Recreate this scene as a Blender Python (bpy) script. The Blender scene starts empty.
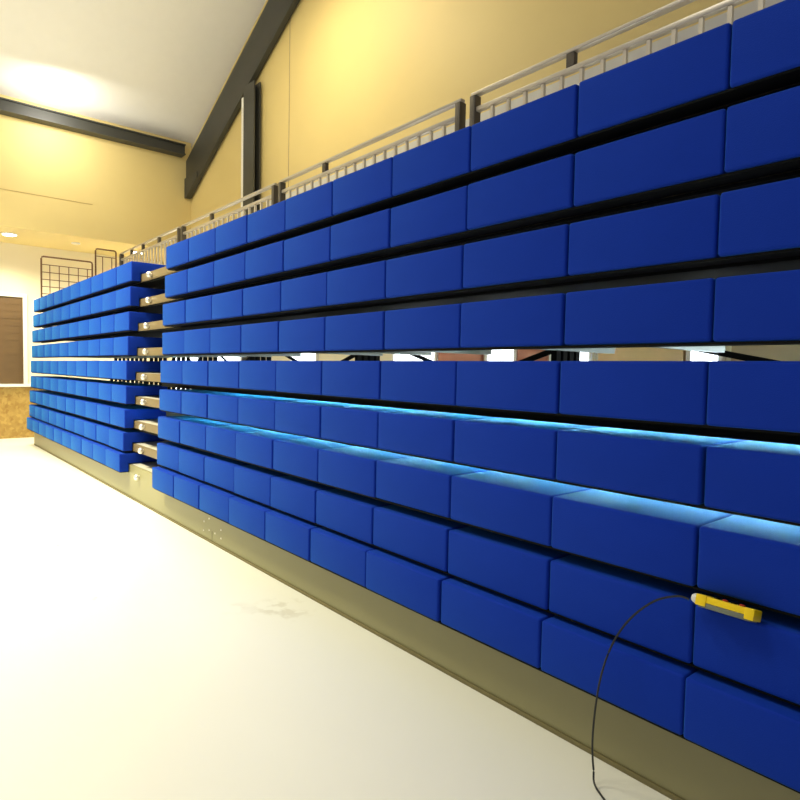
import bpy, bmesh, math, random
from mathutils import Vector, Matrix
random.seed(7)
C = bpy.context.scene.collection
EYE = 1.29                       # eye height above the hall floor
sc = bpy.context.scene

# ------------------------------------------------------------------ materials
def new_mat(name):
    m = bpy.data.materials.new(name); m.use_nodes = True
    nt = m.node_tree; b = nt.nodes['Principled BSDF']
    return m, nt, b
def mat(name, col, rough=.5, metal=0., noise=.06, scale=8., bump=0., bscale=200., spec=.5, sheen=0., sheen_tint=(1,1,1), coat=0.):
    m, nt, b = new_mat(name)
    b.inputs['Roughness'].default_value = rough
    b.inputs['Metallic'].default_value = metal
    b.inputs['Specular IOR Level'].default_value = spec
    b.inputs['Sheen Weight'].default_value = sheen
    b.inputs['Sheen Roughness'].default_value = .45
    b.inputs['Sheen Tint'].default_value = (*sheen_tint, 1)
    b.inputs['Coat Weight'].default_value = coat
    tc = nt.nodes.new('ShaderNodeTexCoord')
    n = nt.nodes.new('ShaderNodeTexNoise'); n.inputs['Scale'].default_value = scale; n.inputs['Detail'].default_value = 4
    nt.links.new(tc.outputs['Object'], n.inputs['Vector'])
    r = nt.nodes.new('ShaderNodeMix'); r.data_type = 'RGBA'
    r.inputs['A'].default_value = (*[c*(1-noise) for c in col], 1)
    r.inputs['B'].default_value = (*[min(1, c*(1+noise)) for c in col], 1)
    nt.links.new(n.outputs['Fac'], r.inputs['Factor'])
    nt.links.new(r.outputs['Result'], b.inputs['Base Color'])
    if bump:
        n2 = nt.nodes.new('ShaderNodeTexNoise'); n2.inputs['Scale'].default_value = bscale; n2.inputs['Detail'].default_value = 3
        nt.links.new(tc.outputs['Object'], n2.inputs['Vector'])
        bp = nt.nodes.new('ShaderNodeBump'); bp.inputs['Strength'].default_value = bump; bp.inputs['Distance'].default_value = .002
        nt.links.new(n2.outputs['Fac'], bp.inputs['Height']); nt.links.new(bp.outputs['Normal'], b.inputs['Normal'])
    return m
def emit(name, col, s):
    m, nt, b = new_mat(name)
    b.inputs['Base Color'].default_value = (*col, 1)
    b.inputs['Emission Color'].default_value = (*col, 1)
    n = nt.nodes.new('ShaderNodeTexNoise'); n.inputs['Scale'].default_value = 3
    mr = nt.nodes.new('ShaderNodeMapRange'); mr.inputs['To Min'].default_value = s*.92; mr.inputs['To Max'].default_value = s*1.08
    nt.links.new(n.outputs['Fac'], mr.inputs['Value']); nt.links.new(mr.outputs['Result'], b.inputs['Emission Strength'])
    return m

PAD = mat('blue_fabric', (.0040, .031, .37), rough=.8, noise=.08, scale=5, bump=.35, bscale=260, spec=.12, sheen=.30, sheen_tint=(.06, .50, .8))
PLINTH = mat('olive_beige_laminate', (.31, .285, .135), rough=.4, noise=.04, scale=3)
LAM = mat('beige_laminate', (.21, .155, .072), rough=.45, noise=.05, scale=6)
DECK = mat('deck_board', (.60, .56, .45), rough=.5, noise=.08, scale=10)
GALV = mat('galvanised_steel', (.42, .48, .46), rough=.4, metal=.7, noise=.15, scale=14)
BLACK = mat('black_steel', (.0035, .0045, .004), rough=.7, noise=.1, spec=.15)
DARK = mat('dark_grey_steel', (.042, .042, .033), rough=.5, noise=.1)
BRONZE = mat('bronze_steel', (.17, .085, .035), rough=.4, metal=.4, noise=.15)
RAIL = mat('brushed_grey_steel', (.55, .50, .42), rough=.35, metal=.55, noise=.1)
POSTM = mat('dark_rail_post', (.10, .085, .065), rough=.4, metal=.4, noise=.1)
BALM = mat('pale_baluster', (.66, .60, .48), rough=.4, metal=.3, noise=.05)
CHROME = mat('chrome', (.88, .86, .80), rough=.38, metal=.75, noise=.03)
UPW = mat('ochre_wall_paint', (.73, .58, .235), rough=.6, noise=.05, scale=1.2)
CREAM = mat('cream_wall_paint', (.84, .76, .55), rough=.6, noise=.03, scale=1.5)
WHITE = mat('white_paint', (.86, .85, .80), rough=.5, noise=.03)
GREYW = mat('pale_grey_lining', (.62, .61, .56), rough=.5, noise=.05)
ROOF = mat('white_roof_lining', (.88, .87, .84), rough=.7, noise=.02)
BROWN = mat('brown_shutter', (.13, .078, .03), rough=.5, noise=.18, scale=3)
BRICK = mat('brick_red_panel', (.42, .17, .11), rough=.6, noise=.15)
TAN = mat('tan_panel', (.70, .48, .24), rough=.6, noise=.1)
KHAKI = mat('khaki_panel', (.36, .27, .16), rough=.6, noise=.12)
YEL = mat('yellow_plastic', (1, .70, .004), rough=.35, noise=.04)
GRYP = mat('grey_rubber', (.17, .19, .14), rough=.6, noise=.08)
RED = mat('red_button', (.45, .04, .01), rough=.4)
WHP = mat('white_plastic', (.8, .82, .8), rough=.35, noise=.03)
CABLE = mat('black_cable', (.01, .012, .012), rough=.45)
LAMP = emit('lamp_face', (1, .93, .75), 14)
ADDED_STRIP = emit('cool_added_glow', (.62, .90, 1), 90)
GLOW_PANE = emit('added_glow_pane', (.86, .95, 1.0), 3.2)

# OSB-like ochre dado
def dado_mat():
    m, nt, b = new_mat('ochre_chipboard'); b.inputs['Roughness'].default_value = .45
    tc = nt.nodes.new('ShaderNodeTexCoord')
    v = nt.nodes.new('ShaderNodeTexVoronoi'); v.inputs['Scale'].default_value = 22
    n = nt.nodes.new('ShaderNodeTexNoise'); n.inputs['Scale'].default_value = 7; n.inputs['Detail'].default_value = 6
    nt.links.new(tc.outputs['Object'], v.inputs['Vector']); nt.links.new(tc.outputs['Object'], n.inputs['Vector'])
    mx = nt.nodes.new('ShaderNodeMix'); mx.data_type = 'RGBA'; mx.inputs['Factor'].default_value = .35
    nt.links.new(n.outputs['Color'], mx.inputs['A']); nt.links.new(v.outputs['Color'], mx.inputs['B'])
    bw = nt.nodes.new('ShaderNodeRGBToBW'); nt.links.new(mx.outputs['Result'], bw.inputs['Color'])
    r = nt.nodes.new('ShaderNodeValToRGB')
    r.color_ramp.elements[0].position = .3; r.color_ramp.elements[0].color = (.30, .17, .035, 1)
    r.color_ramp.elements[1].position = .65; r.color_ramp.elements[1].color = (.48, .32, .085, 1)
    nt.links.new(bw.outputs['Val'], r.inputs['Fac']); nt.links.new(r.outputs['Color'], b.inputs['Base Color'])
    return m
OSB = dado_mat()
# pale floor with a few scuffed, stained marks
def floor_mat():
    m, nt, b = new_mat('pale_vinyl_floor'); b.inputs['Roughness'].default_value = .32
    b.inputs['Specular IOR Level'].default_value = .4
    g = nt.nodes.new('ShaderNodeNewGeometry')
    n = nt.nodes.new('ShaderNodeTexNoise'); n.inputs['Scale'].default_value = 1.1; n.inputs['Detail'].default_value = 5
    nt.links.new(g.outputs['Position'], n.inputs['Vector'])
    base = nt.nodes.new('ShaderNodeMix'); base.data_type = 'RGBA'
    base.inputs['A'].default_value = (.82, .81, .71, 1); base.inputs['B'].default_value = (.87, .86, .77, 1)
    nt.links.new(n.outputs['Fac'], base.inputs['Factor'])
    prev = base.outputs['Result']
    n2 = nt.nodes.new('ShaderNodeTexNoise'); n2.inputs['Scale'].default_value = 9; n2.inputs['Detail'].default_value = 3
    nt.links.new(g.outputs['Position'], n2.inputs['Vector'])
    for (x, y, rx, s) in ((-2.85, 1.61, .2, .4), (-3.02, 1.42, .10, .2), (-4.85, .95, .05, .9), (-3.6, .9, .05, .7)):
        mp = nt.nodes.new('ShaderNodeVectorMath'); mp.operation = 'DISTANCE'; mp.inputs[1].default_value = (x, y, 0)
        nt.links.new(g.outputs['Position'], mp.inputs[0])
        mr = nt.nodes.new('ShaderNodeMapRange'); mr.inputs['From Min'].default_value = rx; mr.inputs['From Max'].default_value = rx*.4
        nt.links.new(mp.outputs['Value'], mr.inputs['Value'])
        th = nt.nodes.new('ShaderNodeMapRange'); th.inputs['From Min'].default_value = .5; th.inputs['From Max'].default_value = .58; th.inputs['To Max'].default_value = s
        nt.links.new(n2.outputs['Fac'], th.inputs['Value'])
        mu = nt.nodes.new('ShaderNodeMath'); mu.operation = 'MULTIPLY'
        nt.links.new(mr.outputs['Result'], mu.inputs[0]); nt.links.new(th.outputs['Result'], mu.inputs[1])
        mx = nt.nodes.new('ShaderNodeMix'); mx.data_type = 'RGBA'; mx.inputs['B'].default_value = (.50, .45, .33, 1)
        nt.links.new(mu.outputs['Value'], mx.inputs['Factor']); nt.links.new(prev, mx.inputs['A']); prev = mx.outputs['Result']
    nt.links.new(prev, b.inputs['Base Color'])
    return m
FLOOR = floor_mat()

# ------------------------------------------------------------------ helpers
def add_box(bm, x0, x1, y0, y1, z0, z1):
    vs = [bm.verts.new((x, y, z)) for x in (x0, x1) for y in (y0, y1) for z in (z0, z1)]
    for f in ((0,1,3,2), (4,6,7,5), (0,4,5,1), (2,3,7,6), (0,2,6,4), (1,5,7,3)):
        bm.faces.new([vs[i] for i in f])
def add_prism(bm, pts, axis, a0, a1):
    """pts: 2D outline, extruded along axis ('X': pts are (y,z); 'Y': pts are (x,z))"""
    def P(p, a): return (a, p[0], p[1]) if axis == 'X' else (p[0], a, p[1])
    A = [bm.verts.new(P(p, a0)) for p in pts]; B = [bm.verts.new(P(p, a1)) for p in pts]
    bm.faces.new(A); bm.faces.new(B[::-1])
    for i in range(len(pts)):
        j = (i+1) % len(pts); bm.faces.new((A[j], A[i], B[i], B[j]))
def add_bar(bm, p, q, w, h=None, up=Vector((0,0,1))):
    h = h or w; p = Vector(p); q = Vector(q); d = (q-p).normalized()
    if abs(d.dot(up)) > .99: up = Vector((0,1,0))
    s = d.cross(up).normalized()*w/2; t = s.cross(d).normalized()*h/2
    a = [bm.verts.new(p+x) for x in (-s-t, s-t, s+t, -s+t)]; b = [bm.verts.new(q+x) for x in (-s-t, s-t, s+t, -s+t)]
    bm.faces.new(a[::-1]); bm.faces.new(b)
    for i in range(4): bm.faces.new((a[i], a[(i+1)%4], b[(i+1)%4], b[i]))
def add_tube(bm, pts, r, n=8):
    pts = [Vector(p) for p in pts]; rings = []
    for i, p in enumerate(pts):
        d = (pts[min(i+1, len(pts)-1)] - pts[max(i-1, 0)]).normalized()
        up = Vector((0,0,1)) if abs(d.z) < .95 else Vector((0,1,0))
        s = d.cross(up).normalized(); t = s.cross(d)
        rings.append([bm.verts.new(p + (s*math.cos(2*math.pi*k/n) + t*math.sin(2*math.pi*k/n))*r) for k in range(n)])
    for a, b in zip(rings, rings[1:]):
        for k in range(n): bm.faces.new((a[k], a[(k+1)%n], b[(k+1)%n], b[k]))
    bm.faces.new(rings[0][::-1]); bm.faces.new(rings[-1])
def add_lathe(bm, prof, origin, axis, n=20):
    """prof: (radius, distance along axis)"""
    axis = Vector(axis).normalized(); o = Vector(origin)
    up = Vector((0,0,1)) if abs(axis.z) < .9 else Vector((0,1,0))
    s = axis.cross(up).normalized(); t = s.cross(axis); rings = []
    for r, d in prof:
        r = max(r, 1e-4)
        rings.append([bm.verts.new(o + axis*d + (s*math.cos(2*math.pi*k/n) + t*math.sin(2*math.pi*k/n))*r) for k in range(n)])
    for a, b in zip(rings, rings[1:]):
        for k in range(n): bm.faces.new((a[k], a[(k+1)%n], b[(k+1)%n], b[k]))
    bm.faces.new(rings[0][::-1]); bm.faces.new(rings[-1])
def mesh_of(bm, name, m, bevel=0, seg=2, smooth=True):
    bmesh.ops.recalc_face_normals(bm, faces=bm.faces)
    if bevel:
        es = [e for e in bm.edges if e.is_manifold and e.calc_face_angle(0) > .5 and e.is_convex]
        bmesh.ops.bevel(bm, geom=es, offset=bevel, segments=seg, profile=.6, affect='EDGES', clamp_overlap=True)
    me = bpy.data.meshes.new(name); bm.to_mesh(me); bm.free()
    me.materials.append(m)
    if smooth:
        for p in me.polygons: p.use_smooth = True
        me.set_sharp_from_angle(angle=math.radians(38))
    return me
def link(name, me, parent=None, loc=(0,0,0)):
    o = bpy.data.objects.new(name, me); C.objects.link(o); o.parent = parent; o.location = loc
    return o
def obj(name, bm, m, parent=None, bevel=0, seg=2, off=(0,0,0)):
    """build from world-shaped geometry; off = origin of the parent Empty"""
    if any(off):
        bmesh.ops.translate(bm, verts=bm.verts, vec=-Vector(off))
    return link(name, mesh_of(bm, name, m, bevel, seg), parent)
def thing(name, label, cat, loc=(0,0,0), group=None):
    o = bpy.data.objects.new(name, None); C.objects.link(o); o.location = loc; o.empty_display_size = .1
    tag(o, label, cat, group); return o
def tag(o, label, cat, group=None):
    o['label'] = label; o['category'] = cat
    if group: o['group'] = group
    return o
def struct(name, boxes, m, parent=None, label=None, bevel=0):
    bm = bmesh.new()
    for b in boxes: add_box(bm, *b)
    o = obj(name, bm, m, parent, bevel)
    if parent is None: o['kind'] = 'structure'
    if label: o['label'] = label
    return o
def R(z): return z + EYE          # height relative to the eye -> height above floor

# ------------------------------------------------------------------ the setting
XW, XU, YS = -12.31, -10.85, 4.23          # recessed end wall, overhanging upper wall, wall behind the stand
SOF = R(2.03); EAVE = R(3.84); SL = .49    # soffit, eaves, roof slope
XR = 3.0; YF = -6.5
struct('floor', [(XW-.2, XR, YF, YS+.2, -.1, 0)], FLOOR, label='pale glossy hall floor with faint scuffs')
struct('wall_left', [(XW-.2, XW, YF, YS, 0, SOF+.2)], CREAM, label='cream end wall below the overhang')
struct('wall_upper', [(XW-.2, XU, YF, YS, SOF, EAVE+.1)], UPW, label='ochre upper wall overhanging the cream end wall')
bm = bmesh.new()
add_prism(bm, [(XW-.2, 0), (XR, 0), (XR, EAVE+SL*(XR-XU)), (XU, EAVE), (XW-.2, EAVE)], 'Y', YS, YS+.2)
o = obj('wall_back', bm, UPW); o['kind'] = 'structure'; o['label'] = 'ochre side wall rising behind the seating stand'
bm = bmesh.new()
add_prism(bm, [(XU-.3, EAVE-SL*.3+.12), (XR, EAVE+SL*(XR-XU)+.12), (XR, EAVE+SL*(XR-XU)+.25), (XU-.3, EAVE-SL*.3+.25)], 'Y', YF, YS+.2)
o = obj('ceiling', bm, ROOF); o['kind'] = 'structure'; o['label'] = 'sloping white roof lining'
struct('trim_1', [(XW, XW+.03, YF, YS-.01, 0, R(-.405))], OSB, label='ochre chipboard dado under the sill')
struct('trim_2', [(XW, XW+.09, YF, YS-.01, R(-.405), R(-.358))], WHITE, label='white sill running along the end wall', bevel=.006)
struct('trim_3', [(XU, XU+.006, YF, 2.62, R(2.567), R(2.573))], mat('ochre_joint', (.45, .31, .11)), label='thin horizontal panel joint on the upper wall')
struct('trim_4', [(-7.42, -7.412, YS-.005, YS, R(2.3), R(5.3))], KHAKI, label='thin vertical panel joint on the side wall')
struct('trim_5', [(-7.9, XR, YS-.03, YS, R(1.55), R(2.35))], GREYW, label='pale grey lining band on the side wall behind the guard rails')
w = struct('window_1', [(XW, XW+.05, -3.0, -2.94, R(-.358), R(1.19)), (XW, XW+.05, 1.855, 1.915, R(-.358), R(1.19)),
                        (XW, XW+.05, -2.94, 1.855, R(1.13), R(1.19))], WHITE, label='white framed opening closed by a brown shutter', bevel=.004)
bm = bmesh.new(); add_box(bm, XW, XW+.02, -2.94, 1.855, R(-.35), R(1.13))
for k in range(1, 12):
    z = R(-.35) + k*.123; add_box(bm, XW+.02, XW+.024, -2.94, 1.855, z, z+.006)
s = obj('shutter', bm, BROWN, w); s['label'] = 'brown slatted shutter'
# the side wall low behind the stand, glimpsed through the gap between the rows
struct('wall_lining', [(XW, XR, YS-.02, YS, 0, R(1.2))], CREAM, label='cream lower lining of the side wall behind the stand')
for n, (x0, x1) in enumerate(((-11.6, -10.2), (-9.6, -8.2), (-7.2, -6.6), (-5.05, -4.42), (-3.72, -3.42), (-3.02, -2.68), (-1.9, -1.72), (-.75, .6))):  # window-shaped frames with glowing panes, added to light the rows from behind
    w = struct('window_%d' % (n+2), [(x0-.03, x1+.03, YS-.06, YS-.02, R(-.75), R(-.70)), (x0-.03, x1+.03, YS-.06, YS-.02, R(.50), R(.55)),
                              (x0-.03, x0, YS-.06, YS-.02, R(-.70), R(.50)), (x1, x1+.03, YS-.06, YS-.02, R(-.70), R(.50))], WHITE)
    bm = bmesh.new(); add_box(bm, x0, x1, YS-.04, YS-.025, R(-.70), R(.50)); obj('glow_pane', bm, GLOW_PANE, w)
for n, (x0, x1, m, lb) in enumerate(((-4.36, -3.80, BRICK, 'brick red'), (-3.38, -3.07, BRICK, 'brick red'), (-2.6, -1.95, TAN, 'tan'), (-1.64, -.80, KHAKI, 'khaki brown'))):
    d = struct('door_%d' % (n+1), [(x0, x1, YS-.06, YS-.02, 0, R(.75))], m, label=lb+' door panel in the wall behind the stand', bevel=.004)
    bm = bmesh.new(); add_lathe(bm, [(.012, 0), (.012, .03), (.025, .035), (.025, .06), (.01, .065)], (x0+.08, YS-.06, 1.0), (0, -1, 0), 12)
    h = obj('handle', bm, CHROME, d)

# dark roof steel
bm = bmesh.new()
def rl(x): return R(2.99) + .49*(x+10.76)
add_prism(bm, [(-11.06+.22, R(3.06)), (-10.76, R(2.98)), (XR-.1, rl(XR-.1)), (XR-.1, rl(XR-.1)+.58), (-10.83, R(3.60)), (-10.83, R(3.36))], 'Y', YS-.10, YS-.02)
add_prism(bm, [(-10.85, R(2.96)), (-10.76, R(2.96)), (-10.3, R(3.2)), (-10.3, R(3.3)), (-10.85, R(3.3))], 'Y', YS-.12, YS-.02)
o = obj('roof_rafter', bm, DARK, bevel=.006); tag(o, 'dark grey steel rafter climbing from the wall corner along the side wall', 'beam')
bm = bmesh.new()
add_box(bm, XU, XU+.16, YF+.1, YS-.17, R(3.67), R(3.81)); add_box(bm, XU, XU+.20, YF+.1, YS-.17, R(3.65), R(3.67)); add_box(bm, XU, XU+.20, YF+.1, YS-.17, R(3.81), R(3.83))
o = obj('eaves_beam', bm, DARK); tag(o, 'dark steel beam running along the top of the ochre upper wall', 'beam')
bm = bmesh.new()
for (x0, x1, y0, y1) in ((-8.50, -8.17, YS-.05, YS-.032), (-8.50, -8.17, YS-.14, YS-.12), (-8.36, -8.32, YS-.12, YS-.05)):
    add_box(bm, x0, x1, y0, y1, .0, rl(-8.5)-.02)
o = obj('steel_column', bm, DARK); tag(o, 'dark steel column standing against the side wall behind the guard rail', 'column')
bm = bmesh.new(); add_box(bm, -8.655, -8.54, YS-.10, YS-.032, 0, rl(-8.66)-.03)
o = obj('cable_duct', bm, WHITE, bevel=.008); tag(o, 'pale grey vertical duct fixed beside the dark steel column', 'duct')

# ------------------------------------------------------------------ the telescopic stand
ROWS = [(1.839, 1.001, .816), (1.830, .760, .577), (1.812, .517, .338), (1.803, .279, .097), (1.7885, .043, -.141),
        (1.783, -.199, -.374), (1.770, -.428, -.608), (1.760, -.6515, -.832), (1.724, -.854, -1.032)]
ORD = ['topmost', 'second', 'third', 'fourth', 'fifth', 'sixth', 'seventh', 'eighth', 'lowest']
XL0, XL1 = -11.20, -6.20           # far bank of seats
XN0, NN = -5.265, 12               # near bank of seats
POSTX = [-11.0, -10.1, -9.2, -8.3, -7.4, -6.0, -4.1, -2.15, .6]

def pad_mesh(D, zt, zb):
    bm = bmesh.new(); n = 6
    h = zt-zb; w = .247
    # outline in y-z: front lip hangs over the riser, cushion rests on the deck
    prof = [(0, 0), (.088, 0), (.088, .078), (.40, .078), (.40, h), (0, h)]
    add_prism(bm, prof, 'X', -w, w)
    bmesh.ops.recalc_face_normals(bm, faces=bm.faces)
    es = [e for e in bm.edges if e.is_manifold and e.calc_face_angle(0) > .5 and e.is_convex]
    bmesh.ops.bevel(bm, geom=es, offset=.010, segments=3, profile=.55, affect='EDGES', clamp_overlap=True)
    me = mesh_of(bm, 'seat_pad', PAD); 
    return me
def nosing_boxes(D, zb, low): return [(XL0+.05, XN0+.5*NN-.05, D+.095, D+.118, low, zb+.070)]

for i, (D, zt, zb) in enumerate(ROWS):
    zt, zb = R(zt), R(zb)
    back = 2.66 + .065*(8-i)
    pos = (-3.0, D+.1, 0)
    # --- platform
    where = {0: 'topmost stepped platform of the seating stand, with beige riser', 8: 'lowest platform of the seating stand, with beige plinth down to the floor'}.get(i, '%s platform from the top of the seating stand, with beige riser' % ORD[i])
    t = thing('stand_platform', where, 'platform', pos, 'stepped platforms of the seating stand')
    x0, x1 = XL0+.05, XN0+.5*NN-.05
    bm = bmesh.new(); add_box(bm, x0, x1, D+.118, back, zb+.045, zb+.070)
    obj('deck', bm, DECK, t, off=pos)
    bm = bmesh.new(); low = zb-.003 if i < 8 else .017
    add_box(bm, x0, x1, D+.095, D+.118, low, zb+.069)
    r = obj('riser', bm, LAM if i < 8 else PLINTH, t, bevel=.003, off=pos); r['label'] = 'beige laminate riser' if i < 8 else 'beige laminate plinth'
    # steel and a black shade sheet under the deck
    bm = bmesh.new()
    dz = {3: .004, 4: .042, 6: .028, 7: .012, 8: .0}.get(i, .012)
    if i == 3: dz = -.016
    add_box(bm, x0 if i != 4 else XN0-.3, x1, D+.119, D+.150, zb-dz, zb+.037)
    if i == 4: add_box(bm, x0, XN0-.31, D+.119, D+.150, zb-.012, zb+.037)
    if i != 3: add_box(bm, x0, x1, back-.05, back-.01, zb+.01, zb+.040)
    if i != 3: add_box(bm, x0, x1, D+.1195, back-.001, zb+.038, zb+.0445)  # black sheet stands in for the shade under the deck
    b = obj('edge_beam_shade', bm, BLACK, t, off=pos); b['label'] = 'black steel edge beam with a dark shade sheet'
    if i == 3:
        for px in [-11.4, -9.8, -8.2, -6.4, -4.1, -2.15]:
            for q in (.4, .95, 1.5):
                bm = bmesh.new(); add_box(bm, px+q-.02, px+q+.02, D+.152, back-.055, zb+.012, zb+.044)
                b = obj('joist', bm, GALV, t, off=pos); b['label'] = 'galvanised deck joist'
    for px in POSTX:
        bm = bmesh.new(); add_box(bm, px-.02, px+.02, back+.001, back+.04, 0 if i > 0 else 0, zb+.068)
        obj('post', bm, BLACK, t, off=pos)
    if i in (2, 3, 4):
        for a, b_ in zip(POSTX, POSTX[1:]):
            if i == 4 and a < -6: continue
            bm = bmesh.new()
            if i == 3: add_bar(bm, (a+.03, back+.043, zb-.55), (b_-.03, back+.043, zb+.04), .006, .035)
            elif i == 4: add_bar(bm, (a+.2, back+.043, zb+.06), (b_-.25, back+.043, zb-.5), .006, .03)
            else: add_bar(bm, (a+.03, back+.043, zb-.05), (b_-.03, back+.043, zb-.6), .006, .03)
            obj('brace', bm, BLACK, t, off=pos)
    # round chrome stop in the stairway
    kz = zb+.034 if i < 8 else R(-1.045)
    bm = bmesh.new(); add_lathe(bm, [(.014, 0), (.014, .012), (.027, .014), (.030, .022), (.027, .036), (.018, .045), (0, .048)], (-5.915, D+.095, kz), (0, -1, 0), 20)
    k = obj('knob', bm, CHROME, t, off=pos); k['label'] = 'round chrome buffer knob'
    if i == 8:
        for x, z in ((-4.394, -1.156), (-4.302, -1.117), (-4.405, -1.225), (-4.301, -1.203), (-4.197, -1.205), (-4.094, -1.158), (-4.094, -1.219)):
            bm = bmesh.new(); add_lathe(bm, [(.007, 0), (.007, .002), (.003, .003)], (x, D+.095, R(z)), (0, -1, 0), 10)
            obj('screw', bm, CHROME, t, off=pos)
        bm = bmesh.new(); add_box(bm, -4.2505, -4.2475, D+.0935, D+.0949, .02, .09)
        j = obj('joint', bm, DARK, t, off=pos)
        bm = bmesh.new(); add_box(bm, x0, x1, D+.088, D+.118, 0, .016)
        s = obj('skirting', bm, mat('olive_rubber', (.20, .17, .07), rough=.6), t, bevel=.002, off=pos); s['label'] = 'dark olive rubber skirting strip'
    # --- rows of padded seats
    me = pad_mesh(D, zt, zb)
    for bank, (xs, n) in (('far', (XL0, 10)), ('near', (XN0, NN))):
        if bank == 'far':
            lb = ('%s blue seat row of the far bank, left of the stairway' if i in (0, 8) else '%s blue seat row from the top in the far bank, left of the stairway') % ORD[i]
            p0 = (-8.7, D, zb)
        else:
            lb = ('%s blue seat row of the near bank, right of the stairway' if i in (0, 8) else '%s blue seat row from the top in the near bank, right of the stairway') % ORD[i]
            p0 = (-2.5, D, zb)
        if i == 7 and bank == 'near': lb = 'blue seat row of the near bank with the yellow control lying on its edge'
        rt = thing('seat_row', lb, 'seat row', p0, 'rows of blue padded seats')
        bm = bmesh.new(); add_box(bm, xs+.012, xs+.5*n-.012, D+.010, D+.092, zb-.007, zb-.0005)  # black strip puts the shade under the pad lips into colour
        u = obj('shade_strip', bm, BLACK, rt, off=p0); u['label'] = 'black strip for the shade under the seats'
        for j in range(n):
            x = xs + .25 + .5*j
            o = link('seat_pad', me, rt, (x-p0[0]+random.uniform(-.002, .002), random.uniform(-.003, .003), random.uniform(0, .002)))
            o.rotation_euler = (0, 0, random.uniform(-.004, .004))

# ------------------------------------------------------------------ guard rails on top
YR = 3.2
YR = 3.0
def guard(x0, x1, label, stanch):
    t = thing('guard_rail', label, 'railing', (x0, YR, R(.886)), 'guard rails behind the topmost row'); off = (x0, YR, R(.886))
    zt = R(1.825)
    bm = bmesh.new(); add_box(bm, x0, x1, YR-.02, YR+.02, zt-.022, zt); obj('top_rail', bm, RAIL, t, bevel=.004, off=off)
    bm = bmesh.new(); add_box(bm, x0+.045, x1-.045, YR-.016, YR+.016, zt-.128, zt-.098); obj('middle_rail', bm, RAIL, t, bevel=.003, off=off)
    for x in (x0, x1-.045):
        bm = bmesh.new(); add_box(bm, x, x+.045, YR-.03, YR+.03, R(.887), zt-.023); obj('post', bm, POSTM, t, bevel=.003, off=off)
    for x in stanch:
        bm = bmesh.new(); add_box(bm, x-.025, x+.025, YR-.018, YR+.018, zt-.097, zt-.023); obj('stanchion', bm, POSTM, t, off=off)
    n = int((x1-x0-.09)/.134); sp = (x1-x0-.09)/(n+1)
    bm = bmesh.new(); add_box(bm, -.010, .010, -.011, .011, R(.888), zt-.129); me = mesh_of(bm, 'baluster', BALM)
    for k in range(n):
        link('baluster', me, t, (.045+sp*(k+1), 0, -off[2]))
guard(-10.66, -8.06, 'farthest grey guard rail with balusters, meeting the bronze gate at the far end', (-10.1, -9.55, -8.85))
guard(-7.97, -5.50, 'grey guard rail panel in front of the dark steel column', (-7.05,))
guard(-5.41, -2.95, 'nearer grey guard rail panel right of the double post', (-4.62,))
guard(-2.86, -.42, 'nearest grey guard rail panel above the near bank', (-2.1,))

def mesh_gate(y0, y1, zt, hz, vy, bot, label):
    x = -10.82; t = thing('end_gate', label, 'gate', (x, y0, R(.886))); off = (x, y0, R(.886)); zt = R(zt); b = R(bot)
    bm = bmesh.new(); r = .03
    add_tube(bm, [(x, y0, b), (x, y0, zt-r), (x, y0+r*.3, zt-r*.3), (x, y0+r, zt), (x, y1-r, zt), (x, y1-r*.3, zt-r*.3), (x, y1, zt-r), (x, y1, b)], .013, 8)
    add_bar(bm, (x, y0, b+.02), (x, y1, b+.02), .02)
    obj('frame', bm, BRONZE, t, off=off)
    for z in hz:
        bm = bmesh.new(); add_bar(bm, (x, y0, R(z)), (x, y1, R(z)), .011); obj('crossbar', bm, BRONZE, t, off=off)
    for y in vy:
        bm = bmesh.new(); add_bar(bm, (x, y, b), (x, y, R(hz[0])), .011); obj('upright', bm, BRONZE, t, off=off)
mesh_gate(1.885, 2.605, 1.648, (1.526, 1.41, 1.30, 1.19, 1.08), (2.0, 2.13, 2.264, 2.40, 2.533), 1.008, 'lower bronze grid gate at the far left end of the top row')
mesh_gate(2.655, 2.965, 1.873, (1.755,), (2.76, 2.90), .9, 'taller narrow bronze gate between the grid gate and the guard rail')

# ------------------------------------------------------------------ pendant control and its cable
off = (-.664, 1.734, R(-.6435))
t = thing('pendant_control', 'yellow pendant control box lying on the edge of a lower blue seat row', 'remote control', off)
bm = bmesh.new(); add_box(bm, -.085, .085, -.030, .030, 0, .016)
t.scale = (.80, .9, .9); t.rotation_euler = (math.radians(-18), 0, 0)
b = link('base_shell', mesh_of(bm, 'base_shell', GRYP, .004), t); b['label'] = 'olive grey lower shell'
bm = bmesh.new()
add_box(bm, -.093, .093, -.030, .030, .0155, .036)
add_box(bm, -.093, -.058, -.033, .032, .004, .0375); add_box(bm, .064, .094, -.033, .032, .004, .0375)
b = link('body', mesh_of(bm, 'body', YEL, .0035), t); b['label'] = 'yellow housing'
for k, x in enumerate((-.035, -.008, .019, .046)):
    bm = bmesh.new(); add_lathe(bm, [(.009, 0), (.009, .003), (.007, .005), (0, .0055)], (x, -.006, .036), (0, 0, 1), 16)
    q = link('button', mesh_of(bm, 'button', RED if k % 2 else BLACK), t); q['label'] = 'dark red button' if k % 2 else 'black button'
bm = bmesh.new(); add_lathe(bm, [(.013, 0), (.015, .004), (.015, .014), (.011, .022), (.006, .025)], (-.0931, -.004, .021), (-1, 0, 0), 16)
g = link('cable_gland', mesh_of(bm, 'cable_gland', WHP), t); g['label'] = 'white cable gland'
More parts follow.
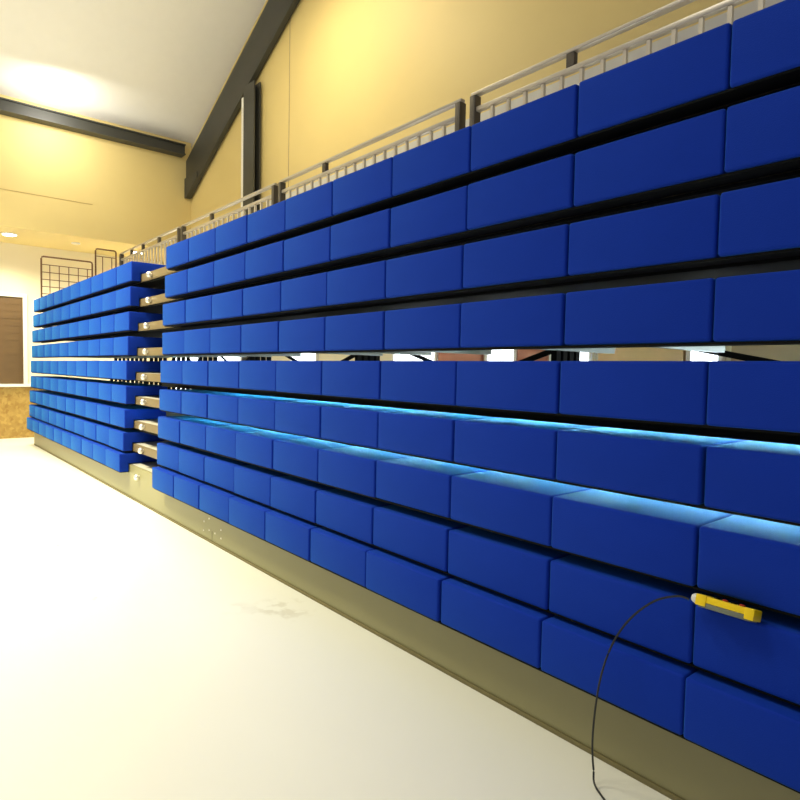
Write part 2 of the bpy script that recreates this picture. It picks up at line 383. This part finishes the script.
def bez(P, n=14):
    out = []
    P = [Vector(p) for p in P]
    for i in range(len(P)-1):
        p0 = P[max(i-1, 0)]; p1 = P[i]; p2 = P[i+1]; p3 = P[min(i+2, len(P)-1)]
        for k in range(n):
            u = k/n
            out.append(.5*((2*p1) + (p2-p0)*u + (2*p0-5*p1+4*p2-p3)*u*u + (3*p1-p0-3*p2+p3)*u**3))
    return out + [P[-1]]
pts = bez([(-.765, 1.731, R(-.6305)), (-.80, 1.730, R(-.633)), (-.86, 1.718, R(-.664)), (-.925, 1.705, R(-.735)), (-.972, 1.69, R(-.828)), (-1.00, 1.675, R(-.95)),
           (-1.02, 1.68, R(-1.12)), (-1.02, 1.69, .05), (-.98, 1.66, .006), (-.8, 1.60, .006), (-.4, 1.62, .006), (.1, 1.66, .006), (.6, 1.68, .006)])
bm = bmesh.new(); add_tube(bm, pts, .0032, 8)
o = obj('control_cable', bm, CABLE); tag(o, 'thin black cable drooping from the white gland of the yellow control', 'cable')

# ------------------------------------------------------------------ lamps
for n, (x, y, lb) in enumerate(((-11.40, 1.55, 'leftmost round downlight in the overhang above the cream wall'),
                      (-11.43, 2.50, 'dim middle downlight in the overhang above the bronze gates'),
                      (-11.48, 3.52, 'round downlight in the overhang seen through the guard rail'))):
    off = (x, y, SOF-.02); q = .6 if n == 1 else 1
    t = thing('ceiling_light', lb, 'ceiling light', off, 'downlights in the overhang')
    bm = bmesh.new(); add_lathe(bm, [(.105*q, .0), (.11*q, .004), (.11*q, .0185), (.10*q, .0195)], (0, 0, 0), (0, 0, 1), 28); link('frame', mesh_of(bm, 'frame', WHITE), t)
    bm = bmesh.new(); add_lathe(bm, [(.085*q, 0), (.09*q, .004), (.09*q, .006)], (0, 0, -.0065), (0, 0, 1), 28); link('diffuser', mesh_of(bm, 'diffuser', LAMP if n != 1 else CREAM), t)
    if n != 1:
        L = bpy.data.lights.new('downlight', 'SPOT'); L.energy = 210; L.color = (1, .90, .66); L.spot_size = 2.6; L.spot_blend = .8; L.shadow_soft_size = .09
        lo = bpy.data.objects.new('downlight', L); C.objects.link(lo); lo.location = (x, y, SOF-.05)

def area(name, loc, target, size, size_y, e, col, spread=180):
    L = bpy.data.lights.new(name, 'AREA'); L.shape = 'RECTANGLE'; L.size = size; L.size_y = size_y; L.energy = e; L.color = col; L.spread = math.radians(spread)
    o = bpy.data.objects.new(name, L); C.objects.link(o); o.location = loc
    o.rotation_euler = (Vector(target)-Vector(loc)).to_track_quat('-Z', 'Y').to_euler(); return o
# unseen strips added to light the sixth and seventh pad tops, near bank
for n, (x0, x1, y, z) in enumerate(((-4.4, -2.2, 2.50, -.150), (-2.1, .6, 2.50, -.150), (-5.0, -2.2, 2.42, -.385), (-2.1, .6, 2.42, -.385))):
    z -= .007; off = (x0, y, R(z)); zt_ = (-.141+.0445 if n < 2 else -.374+.0365) - z
    t = thing('added_light_strip', 'added light strip under the %s platform, behind the %s' % (('fifth', 'sixth')[n//2], ('far half of the near bank', 'near half of the near bank')[n % 2]), 'added light', off, 'added light strips inside the stand')
    bm = bmesh.new(); add_box(bm, 0, x1-x0, .0, .03, .012, zt_); link('housing', mesh_of(bm, 'housing', WHITE), t)
    bm = bmesh.new(); add_box(bm, .02, x1-x0-.02, -.012, -.001, -.012, .018); add_box(bm, .02, x1-x0-.02, -.012, .02, -.012, .011); link('diffuser', mesh_of(bm, 'diffuser', ADDED_STRIP), t)
# high-bay lamps of the hall, above and in front of the stand
area('high_bay_lamp', (-8.6, .1, 5.4), (-8.8, .0, 0), 1.0, 1.0, 90, (1, .93, .66), 110)
area('high_bay_lamp', (-6.2, -1.1, 6.0), (-6.6, -.6, 0), 1.2, 1.2, 320, (1, .95, .70), 110)
area('high_bay_lamp', (-2.6, -.8, 6.4), (-2.8, -.3, 0), 1.2, 1.2, 48, (1, .96, .80), 120)  # unseen lamp added to fill the near floor and pads
area('high_bay_lamp', (-6.0, 2.6, 6.0), (-6.0, 2.8, 0), 1.0, 1.0, 85, (1, .88, .62))
# flood lamp washing the ochre upper wall
area('wall_flood', (-9.9, 2.0, 5.05), (-10.85, 2.1, 4.6), .4, .3, 17, (1, .96, .86))
area('wall_flood', (-8.0, -2.0, 4.4), (-10.85, 1.0, 3.6), .6, .4, 26, (1, .88, .6))

# ------------------------------------------------------------------ world, camera, colour
w = bpy.data.worlds.new('hall_surroundings'); sc.world = w; w.use_nodes = True
bg = w.node_tree.nodes['Background']; bg.inputs['Color'].default_value = (.88, .86, 1.0, 1); bg.inputs['Strength'].default_value = .25

Mr = ((0.64505527, 0.76390683, 0.01870951), (0.04900511, -0.01692177, -0.99865517), (-0.76256291, 0.64510465, -0.04835081))
rot = Matrix((Mr[0], tuple(-v for v in Mr[1]), tuple(-v for v in Mr[2]))).transposed()
cd = bpy.data.cameras.new('camera'); cam = bpy.data.objects.new('camera', cd); C.objects.link(cam)
cam.matrix_world = Matrix.Translation((0, 0, EYE)) @ rot.to_4x4()
cd.sensor_width = 36; cd.lens = 36*611.431/800; cd.clip_start = .02; cd.clip_end = 200
sc.camera = cam
sc.view_settings.view_transform = 'Standard'; sc.view_settings.look = 'None'
sc.view_settings.gamma = 1; sc.view_settings.use_curve_mapping = False
sc.view_settings.exposure = 0.22
